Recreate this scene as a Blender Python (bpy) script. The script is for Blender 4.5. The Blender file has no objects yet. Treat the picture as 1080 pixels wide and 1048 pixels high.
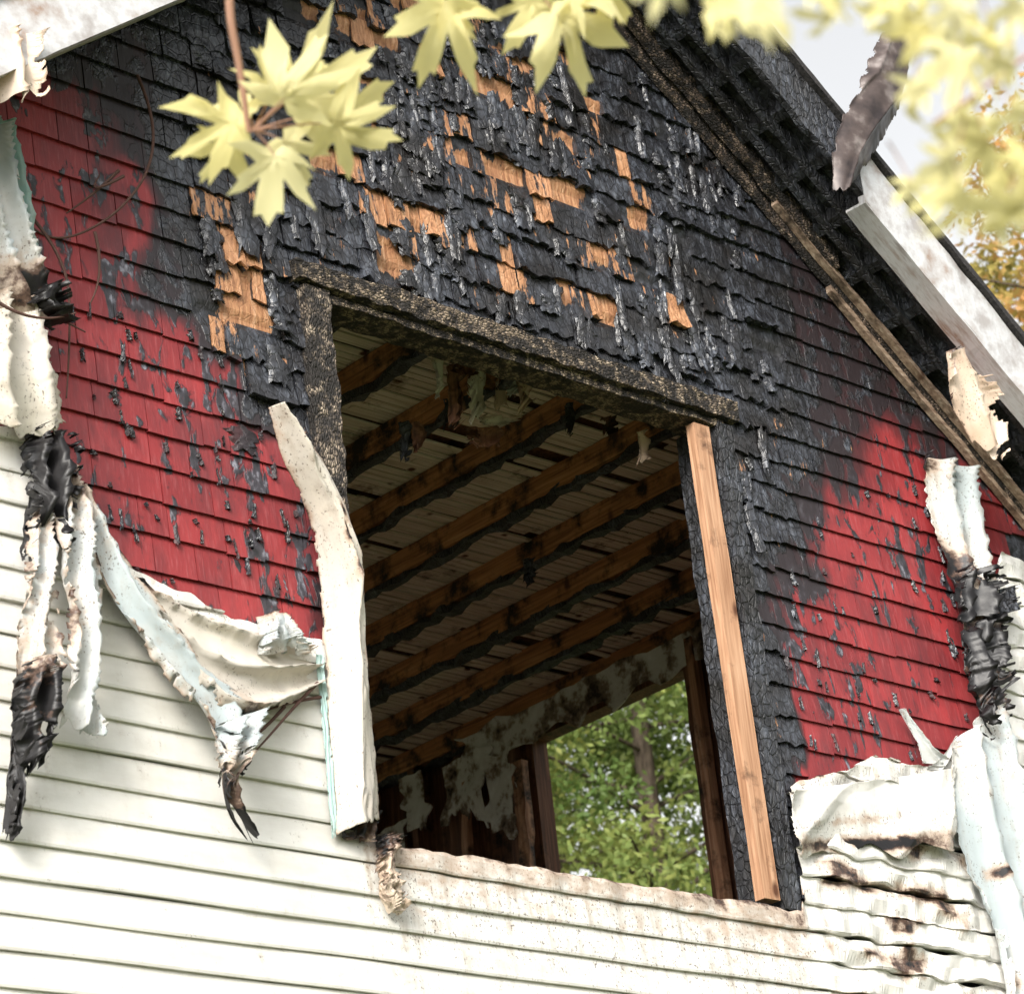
import bpy, math, random
import numpy as np
from mathutils import Vector, noise, Matrix
random.seed(7); rng=np.random.RandomState(5)
sc=bpy.context.scene
# ------------------------------------------------------------------ camera (surveyed pose)
CAM=Vector((-6.385,-6.543,1.6))
D=Vector((0.6385,0.6543,0.4051)).normalized()
R0=D.cross(Vector((0,0,1))).normalized(); U0=R0.cross(D).normalized()
ca,sa=0.9941,0.1085
R=(R0*ca-U0*sa).normalized(); U=(R0*sa+U0*ca).normalized()
cd=bpy.data.cameras.new('camera'); cam=bpy.data.objects.new('camera',cd); sc.collection.objects.link(cam)
M=Matrix((( R.x,U.x,-D.x),(R.y,U.y,-D.y),(R.z,U.z,-D.z))).to_4x4(); M.translation=CAM
cam.matrix_world=M; cd.sensor_width=36; cd.lens=100; cd.clip_end=3000; cd.clip_start=0.05
cd.dof.use_dof=True; cd.dof.focus_distance=10.0; cd.dof.aperture_fstop=6.5
sc.camera=cam
# survey: bearing readings -> real coordinates on the facade plane (y = const)
def ray(a,b): return D+R*((a-540)/3000)+U*(-(b-524)/3000)
def W(a,b,off=0.0):
    d=ray(a,b); t=(-off-CAM.y)/d.y; return CAM+d*t
def WT(a,b,t): return CAM+ray(a,b)*t
# ------------------------------------------------------------------ node helper
class NB:
    def __init__(s,name):
        m=bpy.data.materials.new(name); m.use_nodes=True; s.m=m; s.nt=m.node_tree; s.N=s.nt.nodes; s.L=s.nt.links
        s.b=s.N['Principled BSDF']; s.tc=s.N.new('ShaderNodeTexCoord').outputs['Object']
    def put(s,i,v):
        if isinstance(v,bpy.types.NodeSocket): s.L.new(v,i)
        else:
            if isinstance(v,tuple) and len(v)==3 and i.type=='RGBA': v=v+(1,)
            i.default_value=v
    def map(s,sx,sy,sz,rot=(0,0,0)):
        n=s.N.new('ShaderNodeMapping'); s.L.new(s.tc,n.inputs[0]); n.inputs['Scale'].default_value=(sx,sy,sz); n.inputs['Rotation'].default_value=rot; return n.outputs[0]
    def noise(s,vec,scale=1,detail=4,rough=.55,dist=0):
        n=s.N.new('ShaderNodeTexNoise'); s.L.new(vec,n.inputs['Vector']); n.inputs['Scale'].default_value=scale; n.inputs['Detail'].default_value=detail; n.inputs['Roughness'].default_value=rough; n.inputs['Distortion'].default_value=dist; return n.outputs['Fac']
    def vor(s,vec,scale=1,feat='DISTANCE_TO_EDGE'):
        n=s.N.new('ShaderNodeTexVoronoi'); n.feature=feat; s.L.new(vec,n.inputs['Vector']); n.inputs['Scale'].default_value=scale; return n.outputs['Distance']
    def ramp(s,f,*st):
        n=s.N.new('ShaderNodeValToRGB'); s.L.new(f,n.inputs[0]); e=n.color_ramp.elements
        while len(e)<len(st): e.new(0.5)
        for k,(p,c) in enumerate(st):
            e[k].position=p; e[k].color=(c,c,c,1) if not isinstance(c,tuple) else c+(1,)
        return n.outputs[0]
    def mix(s,f,a,b,mode='MIX'):
        n=s.N.new('ShaderNodeMix'); n.data_type='RGBA'; n.blend_type=mode; s.put(n.inputs[0],f); s.put(n.inputs[6],a); s.put(n.inputs[7],b); return n.outputs[2]
    def math(s,op,a,b=0.0,c=None):
        n=s.N.new('ShaderNodeMath'); n.operation=op; s.put(n.inputs[0],a); s.put(n.inputs[1],b)
        if c is not None: s.put(n.inputs[2],c)
        return n.outputs[0]
    def attr(s,a):
        n=s.N.new('ShaderNodeAttribute'); n.attribute_name=a; return n.outputs['Fac']
    def bump(s,h,dist=.01,st=1.0):
        n=s.N.new('ShaderNodeBump'); n.inputs['Distance'].default_value=dist; n.inputs['Strength'].default_value=st; s.L.new(h,n.inputs['Height']); s.L.new(n.outputs[0],s.b.inputs['Normal'])
    def fin(s,col,rough=.6,spec=.5,metal=0.0):
        s.put(s.b.inputs['Base Color'],col); s.put(s.b.inputs['Roughness'],rough); s.b.inputs['Specular IOR Level'].default_value=spec; s.b.inputs['Metallic'].default_value=metal
        return s.m
def charcol(n):
    v=n.map(40,40,16); a=n.noise(v,1,6,.62,.5); b=n.noise(n.map(4,4,4),1,4)
    e=n.vor(n.map(30,30,22),1); cr=n.ramp(e,(.02,0.0),(.09,1.0))
    c=n.ramp(a,(.3,(.010,.010,.013)),(.48,(.030,.032,.039)),(.60,(.07,.077,.095)),(.75,(.17,.185,.22)))  # char's bluish-grey sheen painted into the lighter tones, laid in patches
    c2=n.ramp(a,(.3,(.006,.006,.006)),(.6,(.022,.020,.020)),(.85,(.07,.06,.055)))
    c=n.mix(n.ramp(b,(.38,0.0),(.58,1.0)),c2,c)
    c=n.mix(n.math('MULTIPLY',n.math('SUBTRACT',1.0,cr),.5),c,(.004,.004,.004))
    return c,n.math('ADD',n.math('MULTIPLY',a,.8),n.math('MULTIPLY',cr,.25))
n=NB('painted_cedar_shingle')
cc,ca_=charcol(n)
ch=n.attr('char'); rn=n.attr('rnd')
grain=n.noise(n.map(110,110,5),1,4,.6)
red=n.mix(rn,(.22,.017,.020),(.36,.034,.037))
red=n.mix(n.math('MULTIPLY',n.ramp(n.noise(n.map(7,7,3),1,5),(.35,0.0),(.7,1.0)),.65),red,(.15,.012,.016))
red=n.mix(n.ramp(grain,(.52,0.0),(.8,.5)),red,(.45,.13,.135))
red=n.mix(n.math('MULTIPLY',n.ramp(n.noise(n.map(5,5,1.4),1,6,.7),(.48,0.0),(.68,1.0)),.7),red,(.07,.016,.02))
blot=n.noise(n.map(17,17,6.5),1,4,.55,.5)
bm=n.noise(n.map(1.6,1.6,1.2),1,2)
bf=n.math('ADD',blot,n.math('MULTIPLY',n.math('SUBTRACT',bm,.5),.5))
bf=n.math('ADD',bf,n.math('MULTIPLY',ch,.3))
B=n.ramp(bf,(.590,0.0),(.610,1.0))
bcol=n.ramp(n.noise(n.map(40,40,25),1,4),(.35,(.012,.012,.014)),(.56,(.045,.04,.05)),(.72,(.24,.24,.28)))
rim=n.ramp(bf,(.56,0.0),(.59,.85))
red=n.mix(rim,red,(.09,.010,.014))
red=n.mix(B,red,bcol)
soot=n.ramp(n.math('ADD',ch,n.math('MULTIPLY',n.math('SUBTRACT',n.noise(n.map(9,9,6),1,5,.6),.5),.45)),(.04,0.0),(.22,.7),(.46,.97))
red=n.mix(soot,red,(.017,.010,.012))
mf=n.math('ADD',ch,n.math('MULTIPLY',n.math('SUBTRACT',n.noise(n.map(13,13,9),1,5,.6),.5),.7))
Mk=n.ramp(mf,(.48,0.0),(.54,1.0))
col=n.mix(Mk,red,cc)
ob=n.noise(n.map(30,30,7),1,5,.65)
om=n.math('MULTIPLY',n.ramp(n.math('ADD',n.attr('bare'),n.math('MULTIPLY',n.math('SUBTRACT',ob,.5),1.9)),(.44,0.0),(.54,1.0)),Mk)
wood=n.ramp(grain,(.3,(.17,.07,.03)),(.55,(.45,.22,.105)),(.8,(.64,.40,.25)))
col=n.mix(om,col,wood)
h=n.math('ADD',n.math('MULTIPLY',grain,.35),n.math('MULTIPLY',n.math('MULTIPLY',ca_,Mk),1.2))
h=n.math('ADD',h,n.math('MULTIPLY',B,.35))
n.bump(h,.006,.8)
M_SH=n.fin(col,n.mix(Mk,(.55,.55,.55),n.mix(om,(.27,.27,.27),(.6,.6,.6))),.6)
n=NB('bare_sheathing')
cc,ca_=charcol(n)
grain=n.noise(n.map(90,90,4),1,4,.6)
wood=n.ramp(grain,(.3,(.20,.08,.035)),(.52,(.46,.23,.11)),(.8,(.66,.42,.27)))
wood=n.mix(n.ramp(n.noise(n.map(16,16,9),1,4),(.4,0.0),(.75,.7)),wood,(.18,.07,.035))
ob=n.noise(n.map(24,24,7),1,6,.7)
om=n.ramp(n.math('ADD',n.attr('bare'),n.math('MULTIPLY',n.math('SUBTRACT',ob,.5),2.6)),(.42,0.0),(.54,1.0))
n.bump(n.math('ADD',grain,ca_),.005,.8)
M_SHEATH=n.fin(n.mix(om,cc,wood),.6)
n=NB('charred_wood'); cc,ca_=charcol(n)
n.bump(ca_,.02,1.0); M_CHAR=n.fin(cc,.5)
def ashmat(name,ax,lo,hi,amt):
    n=NB(name); sc3=[75,75,75]; sc3[ax]=34
    v=n.map(*sc3); e=n.vor(v,1.3); b=n.noise(n.map(30,30,30),1,5,.6); big=n.noise(n.map(3.4,5,5),1,4)
    a=n.ramp(b,(.32,(.04,.032,.026)),(.46,lo),(.60,hi),(.80,(.60,.50,.38)))
    cr=n.ramp(e,(.03,0.0),(.12,1.0))
    mk=n.math('MULTIPLY',cr,n.ramp(n.math('ADD',big,n.math('MULTIPLY',n.math('SUBTRACT',b,.5),1.3)),(amt,0.0),(amt+.2,1.0)))
    c=n.mix(mk,(.020,.017,.015),a)
    n.bump(n.math('ADD',n.ramp(e,(0.0,0.0),(.3,.7)),n.math('MULTIPLY',b,.6)),.008,1.0)
    return n.fin(c,.7,.35)
M_ASH=ashmat('alligatored_ash_wood',0,(.12,.09,.065),(.31,.24,.17),.40)
M_ASHV=ashmat('alligatored_ash_wood_upright',2,(.08,.062,.05),(.26,.205,.155),.46)
M_ASHD=ashmat('scorched_trim',0,(.06,.043,.034),(.22,.16,.12),.42)
def vinyl(name,base,dirt,back=None):
    n=NB(name); bu=n.attr('char')
    nz=n.noise(n.map(16,16,22),1,6,.68); f=n.math('ADD',bu,n.math('MULTIPLY',n.math('SUBTRACT',nz,.5),.9))
    d=n.noise(n.map(3,3,8),1,6,.65)
    c=n.mix(n.math('MULTIPLY',n.ramp(d,(.4,0.0),(.75,1.0)),dirt),base,(.38,.35,.30))
    if back: c=n.mix(n.ramp(n.noise(n.map(4,4,2),1,3,.5),(.46,0.0),(.56,.85)),c,back)
    st=n.noise(n.map(22,22,2.2),1,5,.6); c=n.mix(n.math('MULTIPLY',n.ramp(st,(.48,0.0),(.70,1.0)),n.ramp(f,(.02,.06),(.25,.7))),c,(.31,.25,.19))
    sp=n.noise(n.map(120,120,90),1,2); c=n.mix(n.math('MULTIPLY',n.ramp(sp,(.60,0.0),(.66,1.0)),n.ramp(f,(.06,0.0),(.22,.85))),c,(.10,.075,.06))
    c=n.mix(n.ramp(f,(.26,0.0),(.46,.8)),c,(.44,.33,.25))
    c=n.mix(n.ramp(f,(.48,0.0),(.60,1.0)),c,(.10,.06,.045))
    c=n.mix(n.ramp(f,(.62,0.0),(.70,1.0)),c,(.012,.011,.012))
    n.bump(n.noise(n.map(30,30,30),1,4,.55),.003,.35)
    return n.fin(c,.42,.4)
M_VIN=vinyl('vinyl_siding',(.73,.715,.68),.42)
M_VINB=vinyl('vinyl_melted_cool',(.56,.57,.56),.65,(.40,.46,.48))
M_VINC=vinyl('vinyl_melted_cream',(.65,.60,.52),.55,(.51,.47,.42))
M_VINT=vinyl('vinyl_melted_tan',(.52,.37,.27),.4,(.62,.52,.42))
M_TEAL=vinyl('foam_underlay_teal',(.30,.48,.46),.4)
def lumber(name,cs,sootamt,ax=2,dark=(.02,.014,.01)):
    n=NB(name); s3=[70,70,70]; s3[ax]=3
    g=n.noise(n.map(*s3),1,4,.55,.3); c=n.ramp(g,(.3,cs[0]),(.55,cs[1]),(.75,cs[2]))
    b=n.noise(n.map(5,5,5),1,6,.7); s=n.ramp(b,(sootamt,0.0),(sootamt+.14,1.0))
    k=n.vor(n.map(6,6,3.1),1,'F1'); c=n.mix(n.ramp(k,(.07,1.0),(.14,0.0)),c,(.10,.04,.02))
    n.bump(g,.003,.6); return n.fin(n.mix(s,c,dark),.65,.3)
M_STUD=lumber('new_lumber',((.26,.13,.07),(.46,.26,.155),(.58,.38,.25)),.56,2,(.10,.05,.03))
M_JOIST=lumber('scorched_joist',((.19,.08,.035),(.44,.20,.08),(.57,.31,.15)),.48,1)
M_DARKW=lumber('smoke_stained_wood',((.06,.027,.016),(.15,.065,.035),(.27,.14,.08)),.52)
M_LATH=lumber('plaster_lath',((.52,.44,.34),(.76,.69,.58),(.84,.80,.73)),.57,0,(.14,.08,.045))
n=NB('peeling_plaster'); p=n.noise(n.map(7,7,7),1,6,.65)
n.bump(p,.01,.6); M_PLA=n.fin(n.ramp(p,(.36,(.03,.02,.015)),(.45,(.22,.17,.13)),(.52,(.52,.51,.48)),(.8,(.70,.71,.69))),.8,.2)
n=NB('aluminium_fascia'); p=n.noise(n.map(6,30,6),1,6,.65) 
M_ALU=n.fin(n.ramp(p,(.35,(.42,.39,.38)),(.50,(.68,.68,.69)),(.60,(.54,.51,.50)),(.72,(.36,.25,.19))),.35,.5,.25)
n=NB('scorched_metal_flap'); p=n.noise(n.map(9,9,9),1,5); M_FLAP=n.fin(n.ramp(p,(.35,(.025,.018,.018)),(.55,(.075,.055,.05)),(.68,(.20,.17,.16)),(.85,(.5,.5,.51))),.4,.5,.2)
n=NB('roof_asphalt_shingle'); p=n.noise(n.map(90,90,90),1,3); n.bump(p,.004); M_ROOF=n.fin(n.ramp(p,(.3,(.015,.015,.016)),(.7,(.06,.055,.055))),.9,.2)
n=NB('grass'); p=n.noise(n.map(2,2,2),1,8,.7); M_GRASS=n.fin(n.ramp(p,(.3,(.05,.07,.025)),(.7,(.13,.15,.06))),.9,.2)
n=NB('bark'); p=n.noise(n.map(20,20,5),1,5); n.bump(p,.02); M_BARK=n.fin(n.ramp(p,(.3,(.035,.025,.018)),(.7,(.13,.10,.075))),.9,.2)
n=NB('twig_bark'); M_TWIG=n.fin((.36,.20,.14),.7,.3)
n=NB('dry_vine'); M_VINE=n.fin((.10,.055,.045),.8,.2)
n=NB('concrete'); p=n.noise(n.map(20,20,20),1,5); M_CONC=n.fin(n.ramp(p,(.3,(.22,.21,.2)),(.7,(.34,.33,.31))),.9,.2)
def leafmat(name,c0,c1,tr,sc_=40,mid=None):
    n=NB(name); r=n.attr('rnd'); p=n.noise(n.map(sc_,sc_,sc_),1,4)
    c=n.ramp(r,(0.0,c0),(.55,mid),(1.0,c1)) if mid else n.mix(r,c0,c1)
    c=n.mix(n.math('MULTIPLY',p,.3),c,tuple(x*.55 for x in c0))
    n.fin(c,.5,.3); t=n.N.new('ShaderNodeBsdfTranslucent'); n.L.new(c,t.inputs[0])
    mx=n.N.new('ShaderNodeMixShader'); mx.inputs[0].default_value=tr; n.L.new(n.b.outputs[0],mx.inputs[1]); n.L.new(t.outputs[0],mx.inputs[2])
    n.L.new(mx.outputs[0],n.N['Material Output'].inputs[0]); return n.m
M_LY=leafmat('maple_leaf_yellow',(.84,.76,.33),(.95,.89,.54),.5,22)
M_LG=leafmat('green_foliage',(.10,.17,.04),(.42,.42,.12),.45,40,(.24,.31,.09))
M_LO=leafmat('autumn_foliage',(.24,.28,.08),(.70,.28,.11),.5,40,(.52,.40,.12))
# ------------------------------------------------------------------ mesh accumulators
house=bpy.data.objects.new('burned_house',None); sc.collection.objects.link(house)
class Acc:
    def __init__(s): s.v=[]; s.f=[]; s.a={'char':[],'rnd':[],'bare':[]}
    def add(s,vs,fs,char=0.,rnd=0.,bare=0.):
        o=len(s.v); s.v.extend([tuple(x) for x in vs]); s.f.extend([tuple(i+o for i in f) for f in fs])
        for k,val in (('char',char),('rnd',rnd),('bare',bare)):
            s.a[k].extend([val]*len(vs) if not hasattr(val,'__len__') else list(val))
    def build(s,name,mat,parent=None,smooth=False,solid=0):
        me=bpy.data.meshes.new(name); me.from_pydata(s.v,[],s.f); me.materials.append(mat)
        for k,val in s.a.items():
            at=me.attributes.new(k,'FLOAT','POINT'); at.data.foreach_set('value',np.array(val,dtype=np.float32))
        if smooth: me.polygons.foreach_set('use_smooth',[True]*len(me.polygons))
        me.update(); ob=bpy.data.objects.new(name,me); sc.collection.objects.link(ob)
        if parent: ob.parent=parent
        if solid:
            m=ob.modifiers.new('s','SOLIDIFY'); m.thickness=solid; m.offset=0
        return ob
def nz(x,y,z): return noise.noise(Vector((x,y,z)))
def box(acc,x0,x1,y0,y1,z0,z1,**k):
    vs=[(x,y,z) for x in (x0,x1) for y in (y0,y1) for z in (z0,z1)]
    acc.add(vs,[(0,1,3,2),(4,6,7,5),(0,4,5,1),(2,3,7,6),(0,2,6,4),(1,5,7,3)],**k)
def beam(acc,p0,p1,ud,w,vd,d,n=1,jit=0,k=1,fr=8,char=0.,rnd=0.):
    p0=Vector(p0);p1=Vector(p1);ud=Vector(ud).normalized();vd=Vector(vd).normalized()
    ring=[]
    for i in range(k): ring.append((-.5+i/k,-.5))
    for i in range(k): ring.append((.5,-.5+i/k))
    for i in range(k): ring.append((.5-i/k,.5))
    for i in range(k): ring.append((-.5,.5-i/k))
    m=len(ring); vs=[]; s=random.random()*50
    for i in range(n+1):
        c=p0.lerp(p1,i/n)
        for (a,b) in ring:
            p=c+ud*(a*w)+vd*(b*d)
            if jit: p=p+ud*(jit*nz(p.x*fr+s,p.y*fr,p.z*fr+a*7))+vd*(jit*nz(p.x*fr,p.y*fr+s+b*5,p.z*fr))
            vs.append(p)
    fs=[(i*m+j,i*m+(j+1)%m,(i+1)*m+(j+1)%m,(i+1)*m+j) for i in range(n) for j in range(m)]
    fs.append(tuple(range(m-1,-1,-1))); fs.append(tuple(n*m+j for j in range(m)))
    acc.add(vs,fs,char=char,rnd=rnd)
# ------------------------------------------------------------------ facade fields
XL,XR=-3.4,3.2; PX=0.219
def rake(x): return 8.42-.775*abs(x-PX)
OX0,OX1,OZ0,OZ1=-.90,1.17,4.25,6.27
def polyw(p): return np.array([[W(a,b).x,W(a,b).z] for a,b in p])
RL=polyw([(-90,66),(35,54),(104,56),(124,110),(112,165),(156,190),(170,240),(166,300),(198,330),(210,365),(248,385),(258,432),(318,452),(360,560),(365,940),(-90,900)])
RR=polyw([(844,492),(880,470),(930,430),(965,428),(1150,600),(1160,1100),(850,1100),(838,860),(828,800),(812,650),(826,590),(832,530)])
def sdist(P,x,z):
    n=len(P); d=1e9; ins=False
    for i in range(n):
        ax,az=P[i]; bx,bz=P[(i+1)%n]; ex,ez=bx-ax,bz-az; wx,wz=x-ax,z-az
        t=max(0,min(1,(wx*ex+wz*ez)/(ex*ex+ez*ez))); dx,dz=wx-ex*t,wz-ez*t; d=min(d,dx*dx+dz*dz)
        if (az>z)!=(bz>z) and x<ax+(z-az)*(bx-ax)/(bz-az): ins=not ins
    d=math.sqrt(d); return -d if ins else d
def ss(a,b,x): t=max(0,min(1,(x-a)/(b-a))); return t*t*(3-2*t)
def charf(x,z):
    n1=.13*nz(x*3.5,z*3,3.1)+.07*nz(x*13,z*7,8.)
    cl=ss(-.14,.06,sdist(RL,x,z)+n1) if x<.3 else 1
    if x>.3:
        w=.06+.26*ss(5.2,5.8,z); cr=ss(-w*1.0,w*1.1,sdist(RR,x,z)+n1*1.5)
        cr=min(cr,1-.52*ss(1.40,1.75,x+.12*nz(x*3,z*3,5)))
    else: cr=1
    c=min(cl,cr)
    return min(c,1-.5*ss(-1.28,-1.5,x+.12*nz(x*3,z*3,9)))
def dmgf(x,z): return charf(x,z)*ss(1.75,1.35,x)*ss(-1.5,-1.2,x)
PATCH=[]
for (cx,cy,w,h) in [(238,205,26,60),(254,300,50,96),(240,372,28,46),(345,14,50,26),(395,32,60,26),(512,95,46,30),(470,118,42,24),(350,168,50,24),(425,232,76,30),(412,272,38,34),(500,180,56,30),(548,182,50,26),(592,198,32,36),(590,155,38,24),(494,275,20,56),(530,285,30,38),(640,330,20,32),(608,312,40,24),(625,262,42,28),(670,222,18,34),(430,10,40,18),(560,120,26,20),(440,140,26,16),(565,215,18,26),(460,225,18,30),(395,130,28,18),(620,120,20,24),(300,215,20,24),(700,270,12,16),(380,90,34,18),(450,60,34,18),(520,60,20,20),(575,290,14,20),(655,290,14,20),(490,30,26,16),(550,70,24,18),(600,60,16,24),(655,180,14,22),(705,330,12,20),(330,115,24,16)]:
    a=W(cx-w/2,cy); b=W(cx+w/2,cy); c=W(cx,cy-h/2); d=W(cx,cy+h/2); m=W(cx,cy); PATCH.append((m.x,m.z,abs(b.x-a.x)/2,abs(c.z-d.z)/2))
def baref(x,z):
    r=0
    for (a,b,w,h) in PATCH:
        q=max(abs(x-a)/w,abs(z-b)/h); r=max(r,1-ss(.6,1.6,q))
    return r
# siding upper edge
ZB=[]
for p in [(-90,455),(0,458),(30,478),(52,560),(75,580),(110,592),(170,625),(240,656),(330,680)]: 
    v=W(*p); ZB.append((v.x,v.z))
ZB.append((-.868,4.90)); ZB.append((-.855,4.30))
for p in [(400,895),(500,908),(600,927),(700,942),(800,957)]: v=W(*p); ZB.append((v.x,v.z))
ZB+= [(1.185,4.27),(1.20,4.74)]
for p in [(850,822),(880,818),(912,800),(960,812),(1000,815)]: v=W(*p); ZB.append((v.x,v.z))
v=W(1030,790); ZB.append((v.x,v.z)); v=W(1042,600); ZB.append((v.x,v.z)); v=W(1056,520); ZB.append((v.x,v.z)); ZB.append((3.3,6.1))
ZB.sort(); zx=[a for a,_ in ZB]; zz=[b for _,b in ZB]
def zb(x): return float(np.interp(x,zx,zz))+.014*nz(x*14,2,2)
# ------------------------------------------------------------------ sheathing
A=Acc(); s=.03; nx=int((XR-XL)/s); nzv=int((8.42-4.2)/s); idx={}; vs=[];bz=[]
def gv(i,j):
    if (i,j) in idx: return idx[(i,j)]
    x=XL+i*s; z=4.2+j*s; z2=min(z,rake(x)+.03); y=-.001-.012*(1-((z-4.2+.06)%.12)/.12)
    idx[(i,j)]=len(vs); vs.append((x,y,z2)); bz.append(baref(x,z)); return idx[(i,j)]
fs=[]
for i in range(nx):
    for j in range(nzv):
        x=XL+(i+.5)*s; z=4.2+(j+.5)*s
        if z>rake(x)+.03: continue
        if OX0+.06<x<OX1-.03 and z<OZ1-.06: continue
        fs.append((gv(i,j),gv(i+1,j),gv(i+1,j+1),gv(i,j+1)))
A.add(vs,fs,bare=bz); A.build('sheathing',M_SHEATH,house)
A=Acc()
box(A,XL,-.84,.012,.13,0,5.62); box(A,1.14,XR,.012,.13,0,6.10); box(A,-.84,1.14,.012,.13,0,4.20)
def prism(acc,poly,y0,y1,**k):
    n=len(poly); vs=[(x,y0,z) for x,z in poly]+[(x,y1,z) for x,z in poly]
    fs=[tuple(range(n)),tuple(range(2*n-1,n-1,-1))]+[(i,i+n,(i+1)%n+n,(i+1)%n) for i in range(n)]; acc.add(vs,fs,**k)
prism(A,[(XL,5.62),(-.84,5.62),(-.84,rake(-.84))],.012,.13)
prism(A,[(-.84,6.22),(1.14,6.22),(1.14,rake(1.14)),(PX,8.42),(-.84,rake(-.84))],.012,.13)
prism(A,[(1.14,6.10),(XR,6.10),(1.14,rake(1.14))],.012,.13)
A.build('gable_framing',M_CHAR,house)
# ------------------------------------------------------------------ shingles
A=Acc(); E=.12; k=0; z0=4.2
while z0<8.4:
    x=XL+random.uniform(-.1,0)
    while x<XR:
        c=dmgf(x+.06,z0+.05); w=random.uniform(.10,.27) if c<.5 else random.uniform(.07,.23)
        if baref(x+.05,z0+.06)>.3: w*=.55
        xa,xb=x,min(x+w,XR); x+=w
        xm,zm=(xa+xb)/2,z0+E/2
        if z0>rake(xm)+.04 or z0+E<zb(xm)-.07: continue
        if z0<OZ1-.03:
            if xa>OX0-.01 and xb<OX1+.01: continue
            if xa<OX0<xb: xb=OX0
            elif xa<OX1<xb: xa=OX1
            if OX0<(xa+xb)/2<OX1: continue
        if xb-xa<.012: continue
        c=dmgf(xm,zm); b=baref(xm,zm)
        if c>.45 and (random.random()<.6*b or random.random()<(.08 if -.7<xm<1.2 and z0>6.3 else .02)): continue
        gap=.0015+c*random.uniform(0,.005); xa+=gap; xb-=gap
        n_x=max(2,int((xb-xa)/.022)); n_z=5; vs=[];cv=[];bv=[]
        lift=random.uniform(0,.003)+c*random.uniform(0,.009); curl=c*max(0,random.gauss(0,.008)); zj=random.uniform(-.005,.005)+c*random.uniform(-.022,.012); tilt=random.gauss(0,.002+c*.004); rn=random.random(); sh=random.random()*100
        bb=b*random.uniform(.25,1.0)
        top=z0+E+.012
        for j in range(n_z+1):
            for i in range(n_x+1):
                u=i/n_x; t=j/n_z; px=xa+(xb-xa)*u; pz=z0+zj+(top-z0-zj)*t
                if j==0: pz+=c*.026*nz(px*45,z0*9,sh)+.002*nz(px*60,z0,sh)
                px+=c*.005*nz(pz*40,sh,u*3)
                y=-(.009+.013*(1-t))-lift-curl*(1-t)**2-tilt*(u-.5)*(1-t)-c*.004*nz(px*20,3,pz*20)
                if j==n_z: y=-.009
                vs.append((px,y,min(pz,rake(px)+.05))); cv.append(charf(px,pz)); bv.append(bb*.9+.2*(.5+nz(px*3,4,pz*3)))
        F=[]; q=n_x+1
        for j in range(n_z):
            for i in range(n_x): F.append((j*q+i,j*q+i+1,(j+1)*q+i+1,(j+1)*q+i))
        base=len(vs)
        for i in range(q): v=vs[i]; vs.append((v[0],-.003,v[2]+.004)); cv.append(cv[i]); bv.append(0)
        for i in range(n_x): F.append((base+i,base+i+1,i+1,i))
        for side in (0,n_x):
            b2=len(vs)
            for j in range(n_z+1): v=vs[j*q+side]; vs.append((v[0],-.003,v[2])); cv.append(cv[j*q+side]); bv.append(0)
            for j in range(n_z):
                f=(b2+j,j*q+side,(j+1)*q+side,b2+j+1); F.append(f if side==0 else f[::-1])
        A.add(vs,F,char=cv,rnd=rn,bare=bv)
    z0+=E; k+=1
A.build('wall_shingles',M_SH,house)
A=Acc(); cnt=0
def flake(acc,x,z,w,h,off,curl,char,jag=.5,rn=0):
    nx_,nz_=6,9; vs=[]; s=random.random()*99; lean=random.gauss(0,.10)
    for j in range(nz_+1):
        t=j/nz_
        for i in range(nx_+1):
            u=i/nx_-.5; ww=w*(1+jag*nz(t*6,s,u*2))*(.75+.5*nz(s,t*3.5,1)); zz_=z+h*(t-.5)+h*.22*nz(u*8,s,j*.4)*(1 if j in(0,nz_) else .3)
            vs.append((x+u*ww+lean*h*(t-.5)+.006*nz(t*9,s,4),-off-curl*(1-t)**2-.004*nz(u*5,t*5,s)+.012*(abs(u)*2)**2,zz_))
    q=nx_+1; acc.add(vs,[(j*q+i,j*q+i+1,(j+1)*q+i+1,(j+1)*q+i) for j in range(nz_) for i in range(nx_)],char=char,rnd=rn)
while cnt<230:
    p=W(random.uniform(190,860),random.uniform(0,660)); x,zq=p.x,p.z
    if zq>rake(x)-.08: continue
    if OX0-.03<x<OX1+.02 and zq<OZ1+.12: continue
    if dmgf(x,zq)<.75 or baref(x,zq)>.5: continue
    if random.random()>.15+.85*ss(-.05,.3,nz(x*1.7,zq*1.7,7)): continue
    flake(A,x,zq,random.uniform(.03,.11),random.uniform(.05,.17),random.uniform(.026,.036),random.uniform(0,.014),1.0); cnt+=1
for (a,b,w,h) in [(250,235,.10,.26),(215,255,.08,.16),(385,245,.06,.20),(470,255,.04,.22),(330,245,.10,.2),(280,250,.07,.22),(545,330,.09,.13),(700,380,.06,.2),(730,370,.08,.2),(770,370,.1,.2),(710,290,.06,.3),(650,330,.06,.2),(590,95,.05,.22),(670,150,.05,.2),(360,215,.05,.16),(690,410,.05,.15),(430,80,.1,.08),(800,480,.08,.2),(790,560,.08,.2)]:
    p=W(a,b); flake(A,p.x,p.z,w,h,.036,.016,1.0)
A.build('charred_flakes',M_SH,house,solid=.004)
A=Acc(); cnt=0
while cnt<130:
    if random.random()<.5: p=W(random.uniform(60,330),random.uniform(330,640))
    else: p=W(random.uniform(820,1030),random.uniform(480,800))
    if charf(p.x,p.z)>.3 or p.x>-1.0 and p.x<OX1: continue
    flake(A,p.x,p.z,random.uniform(.006,.028),random.uniform(.015,.07),.026,.008,random.choice([1.0,1.0,.4]),.8); cnt+=1
p=W(252,466); flake(A,p.x,p.z,.16,.09,.028,.004,.42,.7)
A.build('peeled_paint_curls',M_SH,house,solid=.0015)
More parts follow.
